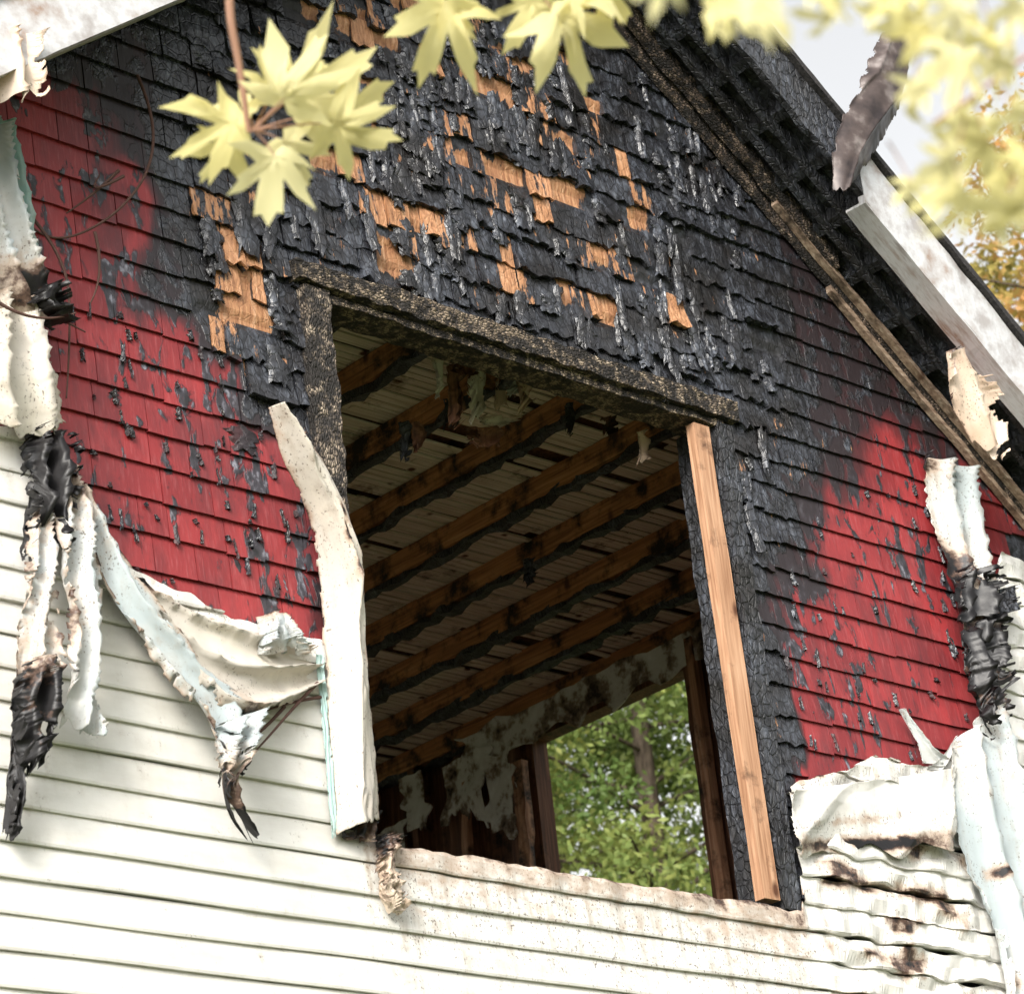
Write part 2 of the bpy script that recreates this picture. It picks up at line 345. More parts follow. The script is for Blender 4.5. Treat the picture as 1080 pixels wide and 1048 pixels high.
# ------------------------------------------------------------------ vinyl siding
def siding(x0,x1,za,zc,step,warp,nm):
    A=Acc(); e=.105; prof=[(0,-.010),(0,-.044),(.008,-.046),(.055,-.041),(.097,-.0335),(.1045,-.031)]
    xs=np.arange(x0,x1+step*.5,step); kz=int((zc-za)/e)+1
    tops=[zb(x) if warp else zc for x in xs]
    for k in range(kz):
        zk=za+k*e; vs=[];cv=[]
        for xi,x in enumerate(xs):
            top=tops[xi]
            for (dz,y) in prof:
                z=zk+dz; bu=0.
                if warp:
                    dist=top-z; g=math.exp(-max(dist,0)/.10)
                    rp=ss(1.15,1.35,x)*ss(3.75,4.1,z+.15*(x-1.2))
                    z+= -.012*g*nz(x*5,zk*3,1)-rp*.022*nz(x*7,zk*9,3)+.005*nz(x*1.5,zk*7,4); y+= -g*.018*(.5+nz(x*9,z*6,2))-rp*(.028*nz(x*6,z*30,5)+.012*nz(x*18,z*12,5)+.010)-.006*nz(x*2.0,zk*5,8)
                    bu=.30*g*(1 if -.9<x<1.3 else .6)
                    if rp>0: bu+=rp*(.55*ss(.10,.34,nz(x*3.2,z*11,9)+.18*nz(x*20,z*30,2))*ss(2.4,1.95,x))
                    if -.9<x<1.2: bu+=.20*ss(.80,.0,dist)
                    if x>.6: bu+=.06
                    z=min(z,top)
                vs.append((x,y,z)); cv.append(bu)
        q=len(prof); F=[]
        for i in range(len(xs)-1):
            for j in range(q-1):
                a,b,c,d=i*q+j,(i+1)*q+j,(i+1)*q+j+1,i*q+j+1
                if vs[a][2]>=tops[i]-1e-4 and vs[b][2]>=tops[i+1]-1e-4 and j>0: continue
                if zk>=min(tops[i],tops[i+1])-.002: continue
                F.append((a,b,c,d))
        if F: A.add(vs,F,char=cv)
    A.build(nm,M_VIN,house)
siding(XL,XR,3.045,5.9,.0165,True,'vinyl_siding_upper')
siding(XL,XR,3.045-.105*28,3.0,.6,False,'vinyl_siding_lower')
# ------------------------------------------------------------------ window surround
A=Acc()
beam(A,(-.95,-.040,6.268),(1.20,-.040,6.256),(0,0,1),.080,(0,1,0),.050,120,.012,4,16)
beam(A,(-.90,.03,6.205),(1.14,.03,6.20),(0,0,1),.03,(0,1,0),.13,70,.010,2,14)
A.build('window_head_trim',M_ASH,house)
A=Acc(); beam(A,(-.862,-.03,6.22),(-.862,-.03,4.3),(1,0,0),.115,(0,1,0),.05,90,.012,4,16)
A.build('window_side_trim',M_ASHV,house)
A=Acc(); beam(A,(1.135,-.01,6.20),(1.135,-.01,4.27),(1,0,0),.085,(0,1,0),.06,60,.010,2,14)
beam(A,(1.11,.10,6.20),(1.11,.10,4.25),(1,0,0),.08,(0,1,0),.12,30,.008,2,10)
beam(A,(-.80,.07,6.19),(-.80,.07,4.25),(1,0,0),.05,(0,1,0),.12,30,.006,2,10)
beam(A,(-.85,.07,4.215),(1.14,.07,4.215),(0,0,1),.03,(0,1,0),.15,40,.006,1,10)
A.build('window_jambs',M_CHAR,house)
A=Acc()
beam(A,(1.022,-.002,6.175),(1.035,-.012,4.30),(1,0,0),.084,(0,1,0),.045,24,.004,2,3)
A.build('replacement_stud',M_STUD,house)
# ------------------------------------------------------------------ interior
YC=5.6; ZC=6.42; SX=2.95
A=Acc(); y=.16; 
while y<YC:
    w=random.uniform(.028,.036); x=-3.0
    while x<SX-.02:
        L=random.uniform(.6,1.6)
        if random.random()<.94 and not (nz(x*1.3,y*1.3,4)>.45):
            zz0=ZC+random.uniform(-.004,.003)
            beam(A,(x,y+w/2,zz0),(min(x+L-.005,SX),y+w/2+random.uniform(-.003,.003),zz0+random.uniform(-.004,.004)-(.03*random.random() if random.random()<.08 else 0)),(0,1,0),w,(0,0,1),.008)
        x+=L
    y+=.041
A.build('ceiling_lath',M_LATH,house)
A=Acc(); box(A,-3.05,SX+.02,.135,YC,ZC+.03,ZC+.06); 
box(A,-3.2,SX+.1,.135,YC,4.0,4.1)
A.build('attic_deck',M_DARKW,house)
A=Acc(); A2=Acc()
for i in range(-7,7):
    x=.30+i*.43
    beam(A,(x,.14,ZC-.06),(x+random.uniform(-.01,.01),YC,ZC-.06),(1,0,0),.042,(0,0,1),.10,60,.006,1,5)
    beam(A2,(x+.004,.14,ZC-.122),(x+.004,YC,ZC-.122),(1,0,0),.046,(0,0,1),.026,110,.030,1,11)
A.build('ceiling_joists',M_JOIST,house); A2.build('charred_joist_edges',M_CHAR,house)
wy0,wy1,wz0,wz1=1.94,3.07,4.95,6.215
A=Acc()
for (ya,yb,za,zc) in [(.13,wy0,4.1,6.5),(wy1,YC,4.1,6.5),(wy0,wy1,4.1,wz0),(wy0,wy1,wz1,6.5)]:
    box(A,SX,SX+.1,ya,yb,za,zc)
yy=.3
while yy<YC:
    if not (wy0-.03<yy<wy1+.03):
        beam(A,(SX-.045,yy,4.1),(SX-.045,yy,6.36),(0,1,0),.05,(1,0,0),.085,20,.010,1,6)
    yy+=.2 if yy<wy0 else .36
A.build('side_wall_interior',M_DARKW,house)
A=Acc(); beam(A,(SX-.11,wy1+.03,4.6),(SX-.11,wy1-.01,6.08),(0,1,0),.075,(1,0,0),.05,20,.014,1,9)
beam(A,(SX-.10,wy0-.10,4.6),(SX-.10,wy0-.10,6.30),(0,1,0),.05,(1,0,0),.05,14,.006,1,6)
beam(A,(SX-.10,wy0-.42,4.6),(SX-.10,wy0-.42,6.30),(0,1,0),.06,(1,0,0),.05,14,.006,1,6)
beam(A,(SX-.13,3.6,4.6),(SX-.12,3.45,6.1),(0,1,0),.05,(1,0,0),.03,14,.012,1,6)
A.build('side_window_studs',lumber('sooty_stud',((.20,.09,.05),(.40,.21,.12),(.52,.33,.22)),.5),house)
A=Acc()
def patch(acc,x,y0,y1,z0,z1,jag):
    n1,n2=30,16; vs=[]; s=random.random()*90
    for j in range(n2+1):
        for i in range(n1+1):
            u,v=i/n1,j/n2; yq=y0+(y1-y0)*u; zq=z0+(z1-z0)*v
            if j==0: zq+=jag*nz(yq*9,s,2)+jag*.4*nz(yq*30,s,2)
            if j==n2: zq+=jag*.3*nz(yq*9,s,5)
            if i in(0,n1): yq+=jag*nz(zq*12,s,8)
            vs.append((x-.01*nz(yq*6,zq*6,s)-.05*max(0,nz(yq*4,zq*4,s)),yq,zq))
    q=n1+1; acc.add(vs,[(j*q+i,j*q+i+1,(j+1)*q+i+1,(j+1)*q+i) for j in range(n2) for i in range(n1)])
patch(A,SX-.11,1.1,3.5,6.18,6.335,.12)
for (ya,yb,za,zc,jg) in [(3.3,3.6,5.95,6.22,.18),(3.95,4.2,5.8,6.05,.18),(3.55,3.75,5.42,5.65,.2),(4.2,4.6,6.05,6.3,.2),(3.12,3.28,5.75,6.15,.18),(4.0,4.2,5.3,5.55,.14),(3.75,3.9,5.95,6.25,.15),(4.4,4.55,5.5,5.8,.15)]: patch(A,SX-.115-.03*random.random(),ya,yb,za,zc,jg)
A.build('peeling_plaster',M_PLA,house,solid=.008)
A=Acc(); box(A,XL,XL+.12,.14,6.2,0,4.4); box(A,SX+.11,XR,.14,6.2,0,4.3); box(A,XL+.13,XR-.13,6.08,6.2,0,4.4)  # unseen left and rear walls kept low, open above to let daylight inside
A.build('side_and_rear_walls',M_VIN,house)
A=Acc()
for yy in np.arange(.4,6.1,.6): beam(A,(XL+.06,yy,4.41),(XL+.06,yy,5.5),(1,0,0),.05,(0,1,0),.09,10,.008)
for xx in np.arange(-3,3,.6): beam(A,(xx,6.14,4.41),(xx,6.14,6.0),(1,0,0),.05,(0,1,0),.09,10,.008)
A.build('open_wall_studs',M_CHAR,house)  # unseen charred studs over the low walls, gaps left open for interior light
A=Acc(); box(A,XL-.03,XR+.03,-.03,6.25,-.3,.18); A.build('foundation',M_CONC,house)
# ------------------------------------------------------------------ roof
OV=.42
def slab(acc,xa,xb,lo,hi,y0,y1,n=40,jit=0,**k):
    vs=[]
    for i in range(n+1):
        x=xa+(xb-xa)*i/n
        for (yy,o) in ((y0,lo),(y1,lo),(y1,hi),(y0,hi)):
            j=jit*nz(x*11,yy*9,o*20+1); vs.append((x,yy+jit*.5*nz(x*9,yy,o*9),rake(x)+o+j))
    F=[(i*4+j,i*4+(j+1)%4,(i+1)*4+(j+1)%4,(i+1)*4+j) for i in range(n) for j in range(4)]+[(3,2,1,0),(n*4,n*4+1,n*4+2,n*4+3)]
    acc.add(vs,F,**k)
A=Acc()
slab(A,PX,3.45,.05,.17,-OV+.005,1.2,60,.006); slab(A,-3.75,PX-.002,.05,.17,-OV+.005,6.2,60,.006); slab(A,PX,2.2,.05,.17,1.2,6.2,30,.006)
A.build('roof_deck',M_CHAR,house)
A=Acc(); slab(A,PX,3.50,.175,.21,-OV-.06,1.2,60,.010); slab(A,-3.8,PX-.002,.175,.20,-OV-.05,6.2,60,.004)
A.build('roof_covering',M_ROOF,house)
A=Acc()
for i in range(17):
    x=PX+.15+i*.2
    slab(A,x,x+.035,-.01,.05,-OV+.04,0,2,.008)
    x=PX-.15-i*.22
    slab(A,x-.035,x,-.01,.05,-OV+.04,0,2,.008)
slab(A,PX,3.4,-.035,.05,-.20,-.17,60,.012); slab(A,PX,3.4,-.05,.05,-.31,-.285,60,.014)
A.build('charred_lookouts',M_CHAR,house)
A=Acc()
slab(A,PX,1.72,-.085,.172,-OV-.03,-OV,90,.022)
A.build('rake_board_burned',M_CHAR,house)
A=Acc()
slab(A,PX+.2,3.3,-.10,-.005,-.055,-.032,90,.010)
slab(A,PX+.5,1.9,-.05,.03,-.12,-.075,70,.018)
A.build('rake_boards_charred',M_ASHD,house)
A=Acc(); slab(A,1.6,3.35,-.06,-.035,-.095,-.06,70,.008); slab(A,1.9,3.35,-.135,-.105,-.06,-.03,70,.008)
A.build('frieze_moulding',lumber('scorched_frieze',((.16,.10,.07),(.36,.26,.19),(.55,.45,.35)),.50,0),house)
A=Acc(); slab(A,1.70,3.45,-.115,.165,-OV-.036,-OV-.001,60,.012,char=0.); slab(A,1.70,3.45,-.125,-.115,-OV-.035,-OV+.07,40,.006)
slab(A,-3.75,-1.55,-.10,.165,-OV-.035,-OV,40,.003); 
A.build('metal_fascia',M_ALU,house)
A=Acc(); slab(A,-3.7,-1.35,-.012,-.002,-OV+.0,-.05,30,.006,char=.15); A.build('vinyl_soffit_panel',M_VINC,house)
# ------------------------------------------------------------------ melted vinyl drapes
def rail(pts,n):
    P=np.array([list(p) for p in pts]); L=np.r_[0,np.cumsum(np.linalg.norm(np.diff(P,axis=0),axis=1))]; L/=L[-1]
    out=[]
    for u in np.linspace(0,1,n):
        i=min(max(np.searchsorted(L,u)-1,0),len(P)-2); t=(u-L[i])/(L[i+1]-L[i]+1e-9)
        p1,p2=P[i],P[i+1]; p0=P[max(i-1,0)]; p3=P[min(i+2,len(P)-1)]
        out.append(.5*((2*p1)+(-p0+p2)*t+(2*p0-5*p1+4*p2-p3)*t*t+(-p0+3*p1-3*p2+p3)*t**3))
    return np.array(out)
def drape(name,Lp,Rp,mat,amp=.02,folds=2.5,curl=0,burn=(0,0),pw=3,spots=(),n=120,m=40,jag=.05,endjag=.1,edgeb=.25,par=house,seed=None,torn=.10,crease=.45):
    s=seed if seed is not None else random.random()*99
    cv=lambda p:W(p[0],p[1],p[2])
    L=rail([cv(p) for p in Lp],n+1); Rr=rail([cv(p) for p in Rp],n+1); vs=[];bv=[]
    asp=float(np.linalg.norm(L[-1]-L[0])/(np.linalg.norm(L[n//2]-Rr[n//2])+1e-6)); asp=max(1,min(8,asp))
    for i in range(n+1):
        for j in range(m+1):
            v=j/m; 
            e=max(.3,min(1,1-endjag*(.5+nz(v*7,s,1))))
            ui=i*e; i0=min(int(ui),n-1); fr=ui-i0; l=L[i0]*(1-fr)+L[i0+1]*fr; r=Rr[i0]*(1-fr)+Rr[i0+1]*fr; u=min(1,ui/n)
            vv=v+ (v-.5)*2*abs(v-.5)*2*jag*(nz(u*14,s,3 if v<.5 else 6)+.6*nz(u*40,s,3 if v<.5 else 6))
            p=l*(1-vv)+r*vv
            w1=v+.35*nz(u*asp*.45,s,0)
            sn=math.sin(2*math.pi*(folds*w1+s)); fold=2*(1-abs(sn)**.6)-1
            rid=(1-2.6*abs(nz(w1*2.2,u*asp*.6,s)))*.9+(.5-1.6*abs(nz(w1*4+2,u*asp*1.6,s+5)))*.5
            f=amp*(1.0*fold+crease*rid+.08*nz(v*14,u*asp*6,s))
            p=p+np.array([.4*f,-abs(f)*.4-f*1.0-curl*math.sin(math.pi*v),.10*f*nz(u*9,v*3,s)])
            vs.append(p)
            b=burn[0]*(1-u)**pw+burn[1]*u**pw+edgeb*abs(2*v-1)**6
            for (su,sv,sr,sa_) in spots: b+=sa_*math.exp(-((u-su)**2+((v-sv)*.22)**2)/sr**2)
            bv.append(b)
    q=m+1; F=[]
    for i in range(n):
        for j in range(m):
            ed=min(j+.5,m-j-.5)/m; eu=min((n-i-.5)/n*asp,9); d=min(ed,eu*.8)
            th=torn*(max(0,nz(i/n*asp*4,j/m*4,s+9))*2.6+.6*max(0,nz(i/n*asp*11,j/m*9,s+3)))
            if d<th*(1+.5*bv[i*q+j]): continue
            F.append((i*q+j,i*q+j+1,(i+1)*q+j+1,(i+1)*q+j))
    A=Acc(); A.add(vs,F,char=bv)
    return A.build(name,mat,par,smooth=True,solid=.001)
drape('curled_vinyl_strip',[(283,430,.20),(303,490,.16),(330,560,.10),(340,640,.07),(346,760,.06),(352,882,.06)],[(287,434,.19),(336,478,.22),(380,575,.21),(387,650,.15),(395,760,.12),(401,868,.10)],M_VINC,amp=.014,folds=.5,curl=.05,burn=(.25,.15),spots=[(.33,.50,.030,.8),(.41,.62,.035,.9),(.28,.75,.03,.6),(.47,.70,.020,.7),(.62,.9,.03,.5)],endjag=.02,jag=.03,edgeb=.38,seed=3.3,torn=.02,crease=.8)
drape('vinyl_strip_edge',[(333,690,.06),(343,800,.06),(350,888,.06)],[(341,690,.07),(350,800,.07),(356,885,.07)],M_TEAL,amp=.003,folds=1,seed=1)
drape('melted_soffit_scrap',[(-25,30,.4),(-25,70,.4),(-20,120,.38)],[(38,36,.47),(46,70,.48),(48,102,.46)],M_VINT,amp=.03,folds=1.0,burn=(.1,.2),endjag=.2,edgeb=.15,seed=8,torn=.05)
drape('melted_vinyl_sheet',[(-30,120,.1),(-30,200,.15),(-20,300,.15),(-10,340,.1)],[(8,135,.1),(28,210,.14),(45,290,.14),(66,345,.10)],M_VINB,amp=.03,folds=1.2,burn=(.0,.5),spots=[(.8,.8,.12,.5)],seed=5)
drape('foam_underlay_sheet',[(-20,125,.05),(-20,200,.07),(0,300,.07)],[(14,128,.05),(36,215,.07),(52,300,.06)],M_TEAL,amp=.02,folds=1.2,burn=(.0,.35),seed=15)
drape('melted_vinyl_sheet',[(-30,300,.12),(-30,380,.18),(-20,455,.14)],[(30,318,.12),(60,380,.14),(74,468,.10)],M_VINC,amp=.030,folds=1.1,burn=(.45,.25),seed=12,torn=.05)
drape('charred_vinyl_tatter',[(28,315,.16),(35,330,.18),(62,352,.16)],[(48,300,.16),(72,322,.18),(90,335,.14)],M_VINB,amp=.03,folds=2,burn=(1,1),pw=0,endjag=.3,seed=2,torn=.2,crease=1)
drape('charred_vinyl_tatter',[(25,455,.08),(22,510,.10),(30,600,.10)],[(68,458,.08),(72,510,.10),(60,600,.10)],M_VINB,amp=.035,folds=1.5,burn=(.7,.55),pw=.3,endjag=.3,jag=.15,seed=22,torn=.25,crease=1)
drape('melted_vinyl_drape',[(30,540,.10),(24,620,.14),(18,700,.14),(12,775,.12),(6,890,.08)],[(60,545,.12),(64,640,.16),(56,720,.14),(30,800,.12),(12,892,.08)],M_VINB,amp=.024,folds=.9,burn=(.4,1.3),pw=2.2,jag=.12,seed=31,torn=.12)
drape('charred_vinyl_tatter',[(18,700,.16),(10,740,.18),(14,780,.16),(20,830,.14)],[(54,690,.16),(66,740,.18),(54,785,.16),(40,815,.14)],M_VINB,amp=.035,folds=1.4,burn=(.45,.7),pw=.6,jag=.15,endjag=.3,seed=33,torn=.22,crease=.9)
drape('melted_vinyl_drape',[(62,490,.10),(60,590,.15),(72,680,.17),(66,770,.14)],[(78,495,.10),(106,590,.14),(110,690,.16),(102,785,.14)],M_VINB,amp=.026,folds=.9,burn=(.7,.05),pw=3,spots=[(.6,.1,.12,.4)],endjag=.08,seed=41,torn=.06)
drape('melted_vinyl_swag',[(72,505,.08),(108,615,.12),(165,700,.15),(224,775,.17),(240,850,.15),(264,886,.12)],[(90,520,.08),(150,612,.13),(222,702,.15),(272,752,.16),(250,822,.15),(276,892,.12)],M_VINB,amp=.022,folds=.9,burn=(.6,1.3),pw=5,jag=.06,edgeb=.45,seed=51,torn=.06)
drape('melted_vinyl_swag',[(100,592,.06),(190,638,.07),(260,664,.06),(332,688,.05)],[(150,640,.09),(222,735,.16),(275,752,.14),(335,728,.05)],M_VINC,amp=.026,folds=1.2,burn=(.1,.1),spots=[(.55,.95,.08,.4),(.2,.1,.06,.4)],endjag=.02,edgeb=.38,seed=61,torn=.04)
drape('charred_vinyl_tatter',[(225,765,.18),(232,800,.2),(236,835,.18)],[(285,745,.18),(270,790,.2),(250,830,.18)],M_VINB,amp=.03,folds=1.3,burn=(.1,.8),pw=1.5,endjag=.3,jag=.2,seed=63,torn=.25)
drape('crumpled_vinyl_lump',[(272,650,.08),(275,670,.10),(268,690,.08)],[(305,645,.08),(318,665,.11),(328,692,.08)],M_VINB,amp=.03,folds=1.4,burn=(.5,.2),seed=9,crease=.9)
drape('foam_underlay_scrap',[(268,682,.05),(300,690,.05)],[(275,668,.05),(334,676,.05)],M_TEAL,amp=.01,folds=2,seed=19)
drape('hanging_insulation',[(394,882,.06),(398,930,.08),(412,968,.07)],[(420,882,.06),(416,930,.07),(426,972,.07)],M_VINT,amp=.02,folds=2,burn=(.75,.1),pw=1.2,endjag=.3,jag=.2,seed=29,torn=.2,crease=1)
drape('hanging_insulation',[(360,855,.06),(362,884,.06)],[(398,855,.06),(396,892,.06)],M_VINT,amp=.015,folds=2,burn=(.45,.5),pw=.5,jag=.1,seed=27,crease=1)
drape('melted_vinyl_drape',[(972,478,.06),(990,560,.08),(1012,650,.09),(1022,720,.08)],[(1034,496,.08),(1048,580,.10),(1058,660,.10),(1064,730,.1)],M_VINB,amp=.028,folds=1.2,burn=(.25,.4),spots=[(.5,.1,.14,.6),(.8,.5,.16,.6),(.05,.0,.07,.5)],jag=.1,seed=71,torn=.10)
drape('melted_vinyl_drape',[(1000,790,.08),(1004,850,.1),(1022,920,.1),(1045,980,.1),(1065,1080,.1)],[(1046,745,.1),(1070,800,.12),(1085,880,.12),(1095,980,.12),(1100,1080,.1)],M_VINB,amp=.030,folds=1.0,burn=(.2,.1),spots=[(.5,.4,.03,.7),(.62,.7,.03,.5),(.85,.4,.03,.4)],jag=.05,seed=81,torn=.05)
drape('charred_vinyl_tatter',[(1006,600,.12),(1012,660,.12),(1024,730,.12),(1042,790,.1)],[(1046,600,.12),(1050,655,.12),(1056,720,.12),(1066,770,.1)],M_VINB,amp=.035,folds=1.5,burn=(.65,.45),pw=.4,endjag=.2,jag=.2,seed=91,torn=.28,crease=1)
drape('vinyl_shard',[(948,748,.06),(966,782,.06),(972,805,.06)],[(952,748,.06),(985,790,.07),(1010,806,.06)],M_VINB,amp=.008,folds=1,endjag=.02,seed=95,torn=0)
drape('vinyl_shard',[(1008,776,.07),(996,795,.07),(975,812,.06)],[(1010,778,.07),(1012,800,.07),(1008,812,.06)],M_VINB,amp=.004,folds=1,endjag=.02,seed=96,torn=0)
drape('charred_vinyl_tatter',[(1040,625,.12),(1050,650,.14)],[(1068,618,.12),(1072,645,.14)],M_CHAR,amp=.02,seed=98)
drape('buckled_siding_sheet',[(824,836,.065),(830,880,.075),(834,908,.065)],[(1000,812,.065),(1004,860,.085),(1006,905,.075)],M_VIN,amp=.014,folds=.5,burn=(.05,.3),spots=[(.75,.3,.1,.4),(.8,.7,.1,.4),(.5,.45,.08,.4)],m=80,n=70,jag=.01,endjag=.25,edgeb=.15,seed=101,torn=.03,crease=1.6)
drape('hanging_soffit_scrap',[(998,370,.40),(1002,420,.38),(1030,470,.36)],[(1010,372,.42),(1050,425,.42),(1058,492,.40)],M_VINT,amp=.03,folds=1.0,burn=(.5,.15),spots=[(.5,.1,.12,.3)],endjag=.15,seed=111)
drape('bent_fascia_flap',[(938,20,.60),(905,90,.55),(878,150,.50),(874,205,.46)],[(956,60,.55),(950,110,.56),(920,165,.50),(886,212,.46)],M_FLAP,amp=.010,folds=.8,curl=.05,endjag=.04,seed=121,torn=.05)
for i,(a,b,w,h,mt,y) in enumerate([(478,385,10,70,M_DARKW,.3),(502,390,14,60,M_VINC,.35),(528,388,10,46,M_VINT,.3),(474,420,12,35,M_CHAR,.4),(512,450,40,24,M_DARKW,.4),(426,445,12,44,M_CHAR,.5),(438,445,8,34,M_DARKW,.5),(556,590,10,30,M_CHAR,1.2),(550,400,8,40,M_VINT,.3),(490,380,26,20,M_DARKW,.25),(520,440,34,10,M_VINC,.42),(676,455,4,40,M_VINT,.2),(462,378,8,44,M_VINC,.28),(540,392,12,30,M_VINB,.32),(600,425,6,36,M_CHAR,.3),(640,440,8,22,M_DARKW,.3)]):
    drape('ceiling_debris',[(a-w/2,b,-y),(a-w/2+3,b+h*.5,-y),(a-w/3,b+h,-y)],[(a+w/2,b,-y),(a+w/2+3,b+h*.5,-y-.05),(a+w/3,b+h,-y)],mt,amp=.02,folds=1.0,n=24,m=10,jag=.3,endjag=.4,burn=(.4,.2),torn=.15,seed=i*3.7)
# ------------------------------------------------------------------ curves
def tube(name,pts,r,mat,parent=None,taper=True):
    cu=bpy.data.curves.new(name,'CURVE'); cu.dimensions='3D'; sp=cu.splines.new('NURBS'); sp.points.add(len(pts)-1); sp.use_endpoint_u=True; sp.order_u=3
    for i,p in enumerate(pts):
        sp.points[i].co=(p[0],p[1],p[2],1); sp.points[i].radius=(1-.6*i/(len(pts)-1)) if taper else 1
    cu.bevel_depth=r; cu.bevel_resolution=3; cu.materials.append(mat); ob=bpy.data.objects.new(name,cu); sc.collection.objects.link(ob)
    if parent: ob.parent=parent
    return ob
vine=bpy.data.objects.new('dry_vine',None); sc.collection.objects.link(vine)
for pts in [[(145,80,.05),(163,120,.12),(160,180,.1),(120,230,.08),(60,258,.08),(20,230,.06),(-10,200,.05)],[(125,180,.1),(100,205,.08),(70,225,.06)],[(130,186,.1),(112,196,.12),(95,200,.08),(105,185,.06)],[(30,225,.06),(70,270,.1),(75,350,.08),(70,420,.06)],[(100,245,.08),(112,290,.1),(95,320,.07)],[(0,300,.1),(50,330,.16),(90,350,.14)],[(0,320,.2),(40,345,.22),(80,330,.2)],[(300,745,.08),(270,780,.1),(235,800,.12)],[(338,735,.06),(300,740,.1),(250,760,.1)],[(335,720,.08),(310,745,.1),(285,775,.12),(262,800,.12)]]:
    tube('stem',[W(*p) for p in pts],.006,M_VINE,vine)
# ------------------------------------------------------------------ maple leaves and limb
random.seed(21)
maple=bpy.data.objects.new('maple_tree',None); sc.collection.objects.link(maple)
half=[(0,1.0),(6,.80),(11,.82),(15,.60),(24,.30),(33,.56),(37,.66),(45,.95),(52,.68),(58,.68),(70,.28),(82,.44),(95,.70),(104,.46),(125,.30),(150,.20),(176,.06)]
out=[(a,r) for a,r in half]+[(-a,r) for a,r in half[:0:-1]]
def mleaf(acc,c,size,tip,nor):
    tip=Vector(tip).normalized(); nor=Vector(nor).normalized(); sd=tip.cross(nor).normalized(); nor=sd.cross(tip)
    vs=[c]; s=random.random()*50
    for t in (.33,.66,1.0):
        for a,r in out:
            an=math.radians(a+12*nz(a*.02,s,7)); rr=r*size*t*(1+.35*nz(a*.03,s,1)); x=math.sin(an)*rr; y=math.cos(an)*rr
            b=.30*abs(x)-.50*(rr*rr/size)+size*.40*nz(x/size*1.8,y/size*1.8,s)
            vs.append(c+sd*x+tip*y+nor*b)
    n_=len(out); F=[(0,1+i,1+(i+1)%n_) for i in range(n_)]
    for q in (0,1): F+=[(1+q*n_+i,1+(q+1)*n_+i,1+(q+1)*n_+(i+1)%n_,1+q*n_+(i+1)%n_) for i in range(n_)]
    acc.add(vs,F,rnd=random.random())
A=Acc()
def L(a,b,size,ang,t=6.0,tiltv=.5,stem=None):
    c=WT(a,b,t); an=math.radians(ang); tip=R*math.cos(an)+U*math.sin(an)+D*random.uniform(-.4,.4)
    nr=-D+R*random.uniform(-tiltv,tiltv)+U*random.uniform(-tiltv,tiltv); mleaf(A,c,size/3000*t,tip,nr)
    if stem: tube('petiole',[WT(stem[0],stem[1],t),WT((a+stem[0])/2,(b+stem[1])/2-4,t+.02),c],.0022*t/5,M_TWIG,maple)
J=(268,138); T1=4.8
L(246,130,72,205,T1,.6,J); L(242,150,60,240,T1+.05,.7,J); L(300,104,84,62,T1-.05,.5,J); L(315,98,92,20,T1+.1,.7,J); L(356,130,84,-28,T1,.5,J); L(290,165,72,-88,T1-.1,.6,J); L(290,95,52,105,T1+.1,.8,J); L(345,118,75,10,T1+.2,1.0,J); L(300,150,55,-60,T1+.1,.9,J); L(262,120,45,150,T1+.1,.9,J); L(330,80,50,50,T1+.15,1.0,J)
L(470,8,88,-112,T1,.5,(500,-20)); L(470,2,50,-60,T1,.7,(500,-20)); L(588,18,84,-62,T1-.1,.5,(560,-15)); L(560,2,55,-110,T1,.7,(560,-15)); L(640,-10,50,-50,T1-.1,.6,(600,-25)); L(600,-6,60,-20,T1-.1,.8,(560,-15))
for (a,b) in [(745,2),(768,18),(785,-8),(800,6),(850,-4),(868,8),(945,-5),(955,15),(985,36),(1015,10),(1050,30),(1075,5),(965,95),(1005,120),(1035,145),(1000,165),(1060,120),(1080,165),(955,190),(1020,205),(1055,225),(1040,75),(1080,215),(700,-25),(1070,60),(990,-10),(1000,190),(1040,180),(1020,60)]:
    t=random.uniform(2.3,3.2); L(a+random.uniform(-8,8),b+random.uniform(-8,8),random.uniform(38,62),random.uniform(180,360),t,1.2,(a+random.uniform(-20,20),b-40))
for i in range(260):
    L(random.uniform(-300,1400),random.uniform(-420,-110),random.uniform(60,90),random.uniform(150,390),random.uniform(4.2,6.2),.9)
A.build('leaves',M_LY,maple,smooth=True)
T='twig'
tube(T,[WT(300,-320,T1+.2),WT(250,-120,T1+.1),WT(238,0,T1),WT(255,80,T1),WT(262,140,T1)],.011,M_TWIG,maple)
tube(T,[WT(300,-320,T1+.2),WT(420,-100,T1+.1),WT(470,-30,T1),WT(560,-18,T1-.1),WT(640,-28,T1-.1)],.007,M_TWIG,maple)
tube(T,[WT(1300,-300,4),WT(1100,-80,3.8),WT(960,0,3.2),WT(800,-20,3.0),WT(700,-40,3.0)],.005,M_TWIG,maple)
tube(T,[WT(1300,-300,4),WT(1150,0,3.6),WT(1060,80,3.0),WT(985,130,2.9)],.004,M_TWIG,maple)
tr=Vector((1.5,-9.0,0))
tube('limb',[tr+Vector((0,0,3.0)),tr+Vector((-.6,.8,4.4)),WT(1300,-300,4),WT(800,-340,4.6),WT(300,-320,5.0),WT(-100,-300,6)],.06,M_BARK,maple)
tube('trunk',[tr+Vector((0,0,-.2)),tr+Vector((0,0,2)),tr+Vector((.1,0,4)),tr+Vector((.3,-.2,8))],.24,M_BARK,maple)
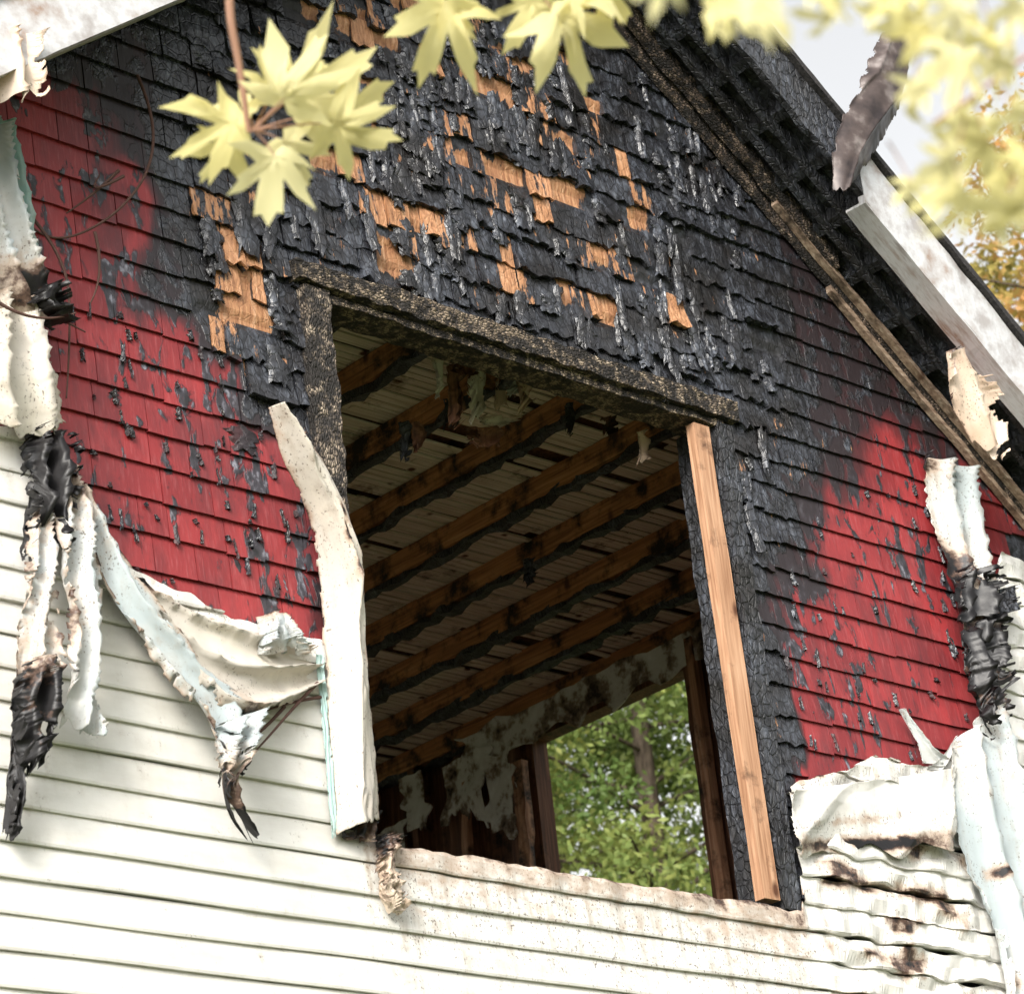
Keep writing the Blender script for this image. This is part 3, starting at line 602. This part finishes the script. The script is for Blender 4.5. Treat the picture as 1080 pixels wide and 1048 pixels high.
# ------------------------------------------------------------------ background trees
def tree(name,x,y,H,r0,crz,crr,crh,nleaf,ls,mat,nlimb=26,lo=.25):
    T=bpy.data.objects.new(name,None); sc.collection.objects.link(T)
    base=Vector((x,y,-.1)); top=Vector((x+random.uniform(-.4,.4),y,H*.9))
    tube('trunk',[base,base.lerp(top,.35)+Vector((.15,0,0)),base.lerp(top,.7)-Vector((.15,0,0)),top],r0,M_BARK,T)
    cl=[]
    for i in range(nlimb):
        t=lo+(.98-lo)*(i+random.random())/nlimb; p=base.lerp(top,t); a=i*2.4+random.uniform(-.5,.5); el=random.uniform(-.1,.8)
        rr=crr*random.uniform(.6,1.05)*math.sin(math.pi*min(.9,max(.15,(p.z-(crz-crh))/(2*crh)+.08)))**.6
        q=p+Vector((math.cos(a)*rr,math.sin(a)*rr,rr*el*.5)); mid=p.lerp(q,.5)+Vector((0,0,.25))
        tube('limb',[p,mid,q],r0*.3*(1.2-t),M_BARK,T)
        for k in range(6): cl.append((p.lerp(q,random.uniform(.25,1.05))+Vector((random.gauss(0,.4),random.gauss(0,.4),random.gauss(0,.35))),random.uniform(.35,.8)))
    C=np.array([list(c) for c,_ in cl]); Rr=np.array([r for _,r in cl]); tone=rng.rand(len(cl))
    ix=rng.randint(0,len(cl),nleaf); d=rng.normal(size=(nleaf,3)); d/=np.linalg.norm(d,axis=1)[:,None]
    pos=C[ix]+d*(Rr[ix]*rng.rand(nleaf)**.45)[:,None]*np.array([1,1,.7])
    a=rng.normal(size=(nleaf,3)); a/=np.linalg.norm(a,axis=1)[:,None]; b=np.cross(a,rng.normal(size=(nleaf,3))); b/=np.linalg.norm(b,axis=1)[:,None]
    sz=ls*rng.uniform(.7,1.3,nleaf)[:,None]
    V=np.stack([pos-a*sz,pos+b*sz*.45,pos+a*sz,pos-b*sz*.45],1).reshape(-1,3)
    me=bpy.data.meshes.new('foliage'); me.vertices.add(nleaf*4); me.vertices.foreach_set('co',V.ravel()); me.loops.add(nleaf*4); me.loops.foreach_set('vertex_index',np.arange(nleaf*4)); me.polygons.add(nleaf); me.polygons.foreach_set('loop_start',np.arange(nleaf)*4)
    me.update(calc_edges=True); me.materials.append(mat)
    at=me.attributes.new('rnd','FLOAT','POINT'); at.data.foreach_set('value',np.repeat(np.clip(tone[ix]*.7+rng.rand(nleaf)*.3,0,1),4).astype(np.float32))
    o=bpy.data.objects.new('foliage',me); sc.collection.objects.link(o); o.parent=T
random.seed(11); rng=np.random.RandomState(12)
tree('deciduous_tree',14.5,13.2,17,.18,10.3,3.8,6,100000,.05,M_LG,60,.3)
tree('deciduous_tree',18.5,18.5,19,.2,12.0,4.2,6.5,50000,.065,M_LG,46,.3)
tree('deciduous_tree',20.2,9.2,21.5,.24,15.8,3.3,6.0,70000,.065,M_LO,60,.4)
A=Acc(); A.add([(-900,-900,0),(900,-900,0),(900,900,0),(-900,900,0)],[(0,1,2,3)]); A.build('ground',M_GRASS)
# ------------------------------------------------------------------ light (bright warm haze)
sdir=Vector((-.78,-.50,.52)).normalized(); el=math.asin(sdir.z); az=math.atan2(sdir.x,sdir.y)
w=bpy.data.worlds.new('World'); sc.world=w; w.use_nodes=True; nt=w.node_tree; bg=nt.nodes['Background']
sk=nt.nodes.new('ShaderNodeTexSky'); sk.sky_type='NISHITA'; sk.sun_disc=False; sk.sun_elevation=el; sk.sun_rotation=az; sk.dust_density=6; sk.air_density=1.2; sk.ozone_density=1
hs=nt.nodes.new('ShaderNodeHueSaturation'); hs.inputs['Saturation'].default_value=.08; hs.inputs['Value'].default_value=2.1
nt.links.new(sk.outputs[0],hs.inputs['Color']); nt.links.new(hs.outputs[0],bg.inputs[0]); bg.inputs[1].default_value=.15
ld=bpy.data.lights.new('sun','SUN'); ld.energy=1.8; ld.angle=math.radians(10); ld.color=(1,.90,.74); lo=bpy.data.objects.new('sun',ld); sc.collection.objects.link(lo)
lo.rotation_euler=sdir.to_track_quat('Z','Y').to_euler()
sc.view_settings.view_transform='Standard'; sc.view_settings.look='None'; sc.view_settings.exposure=0
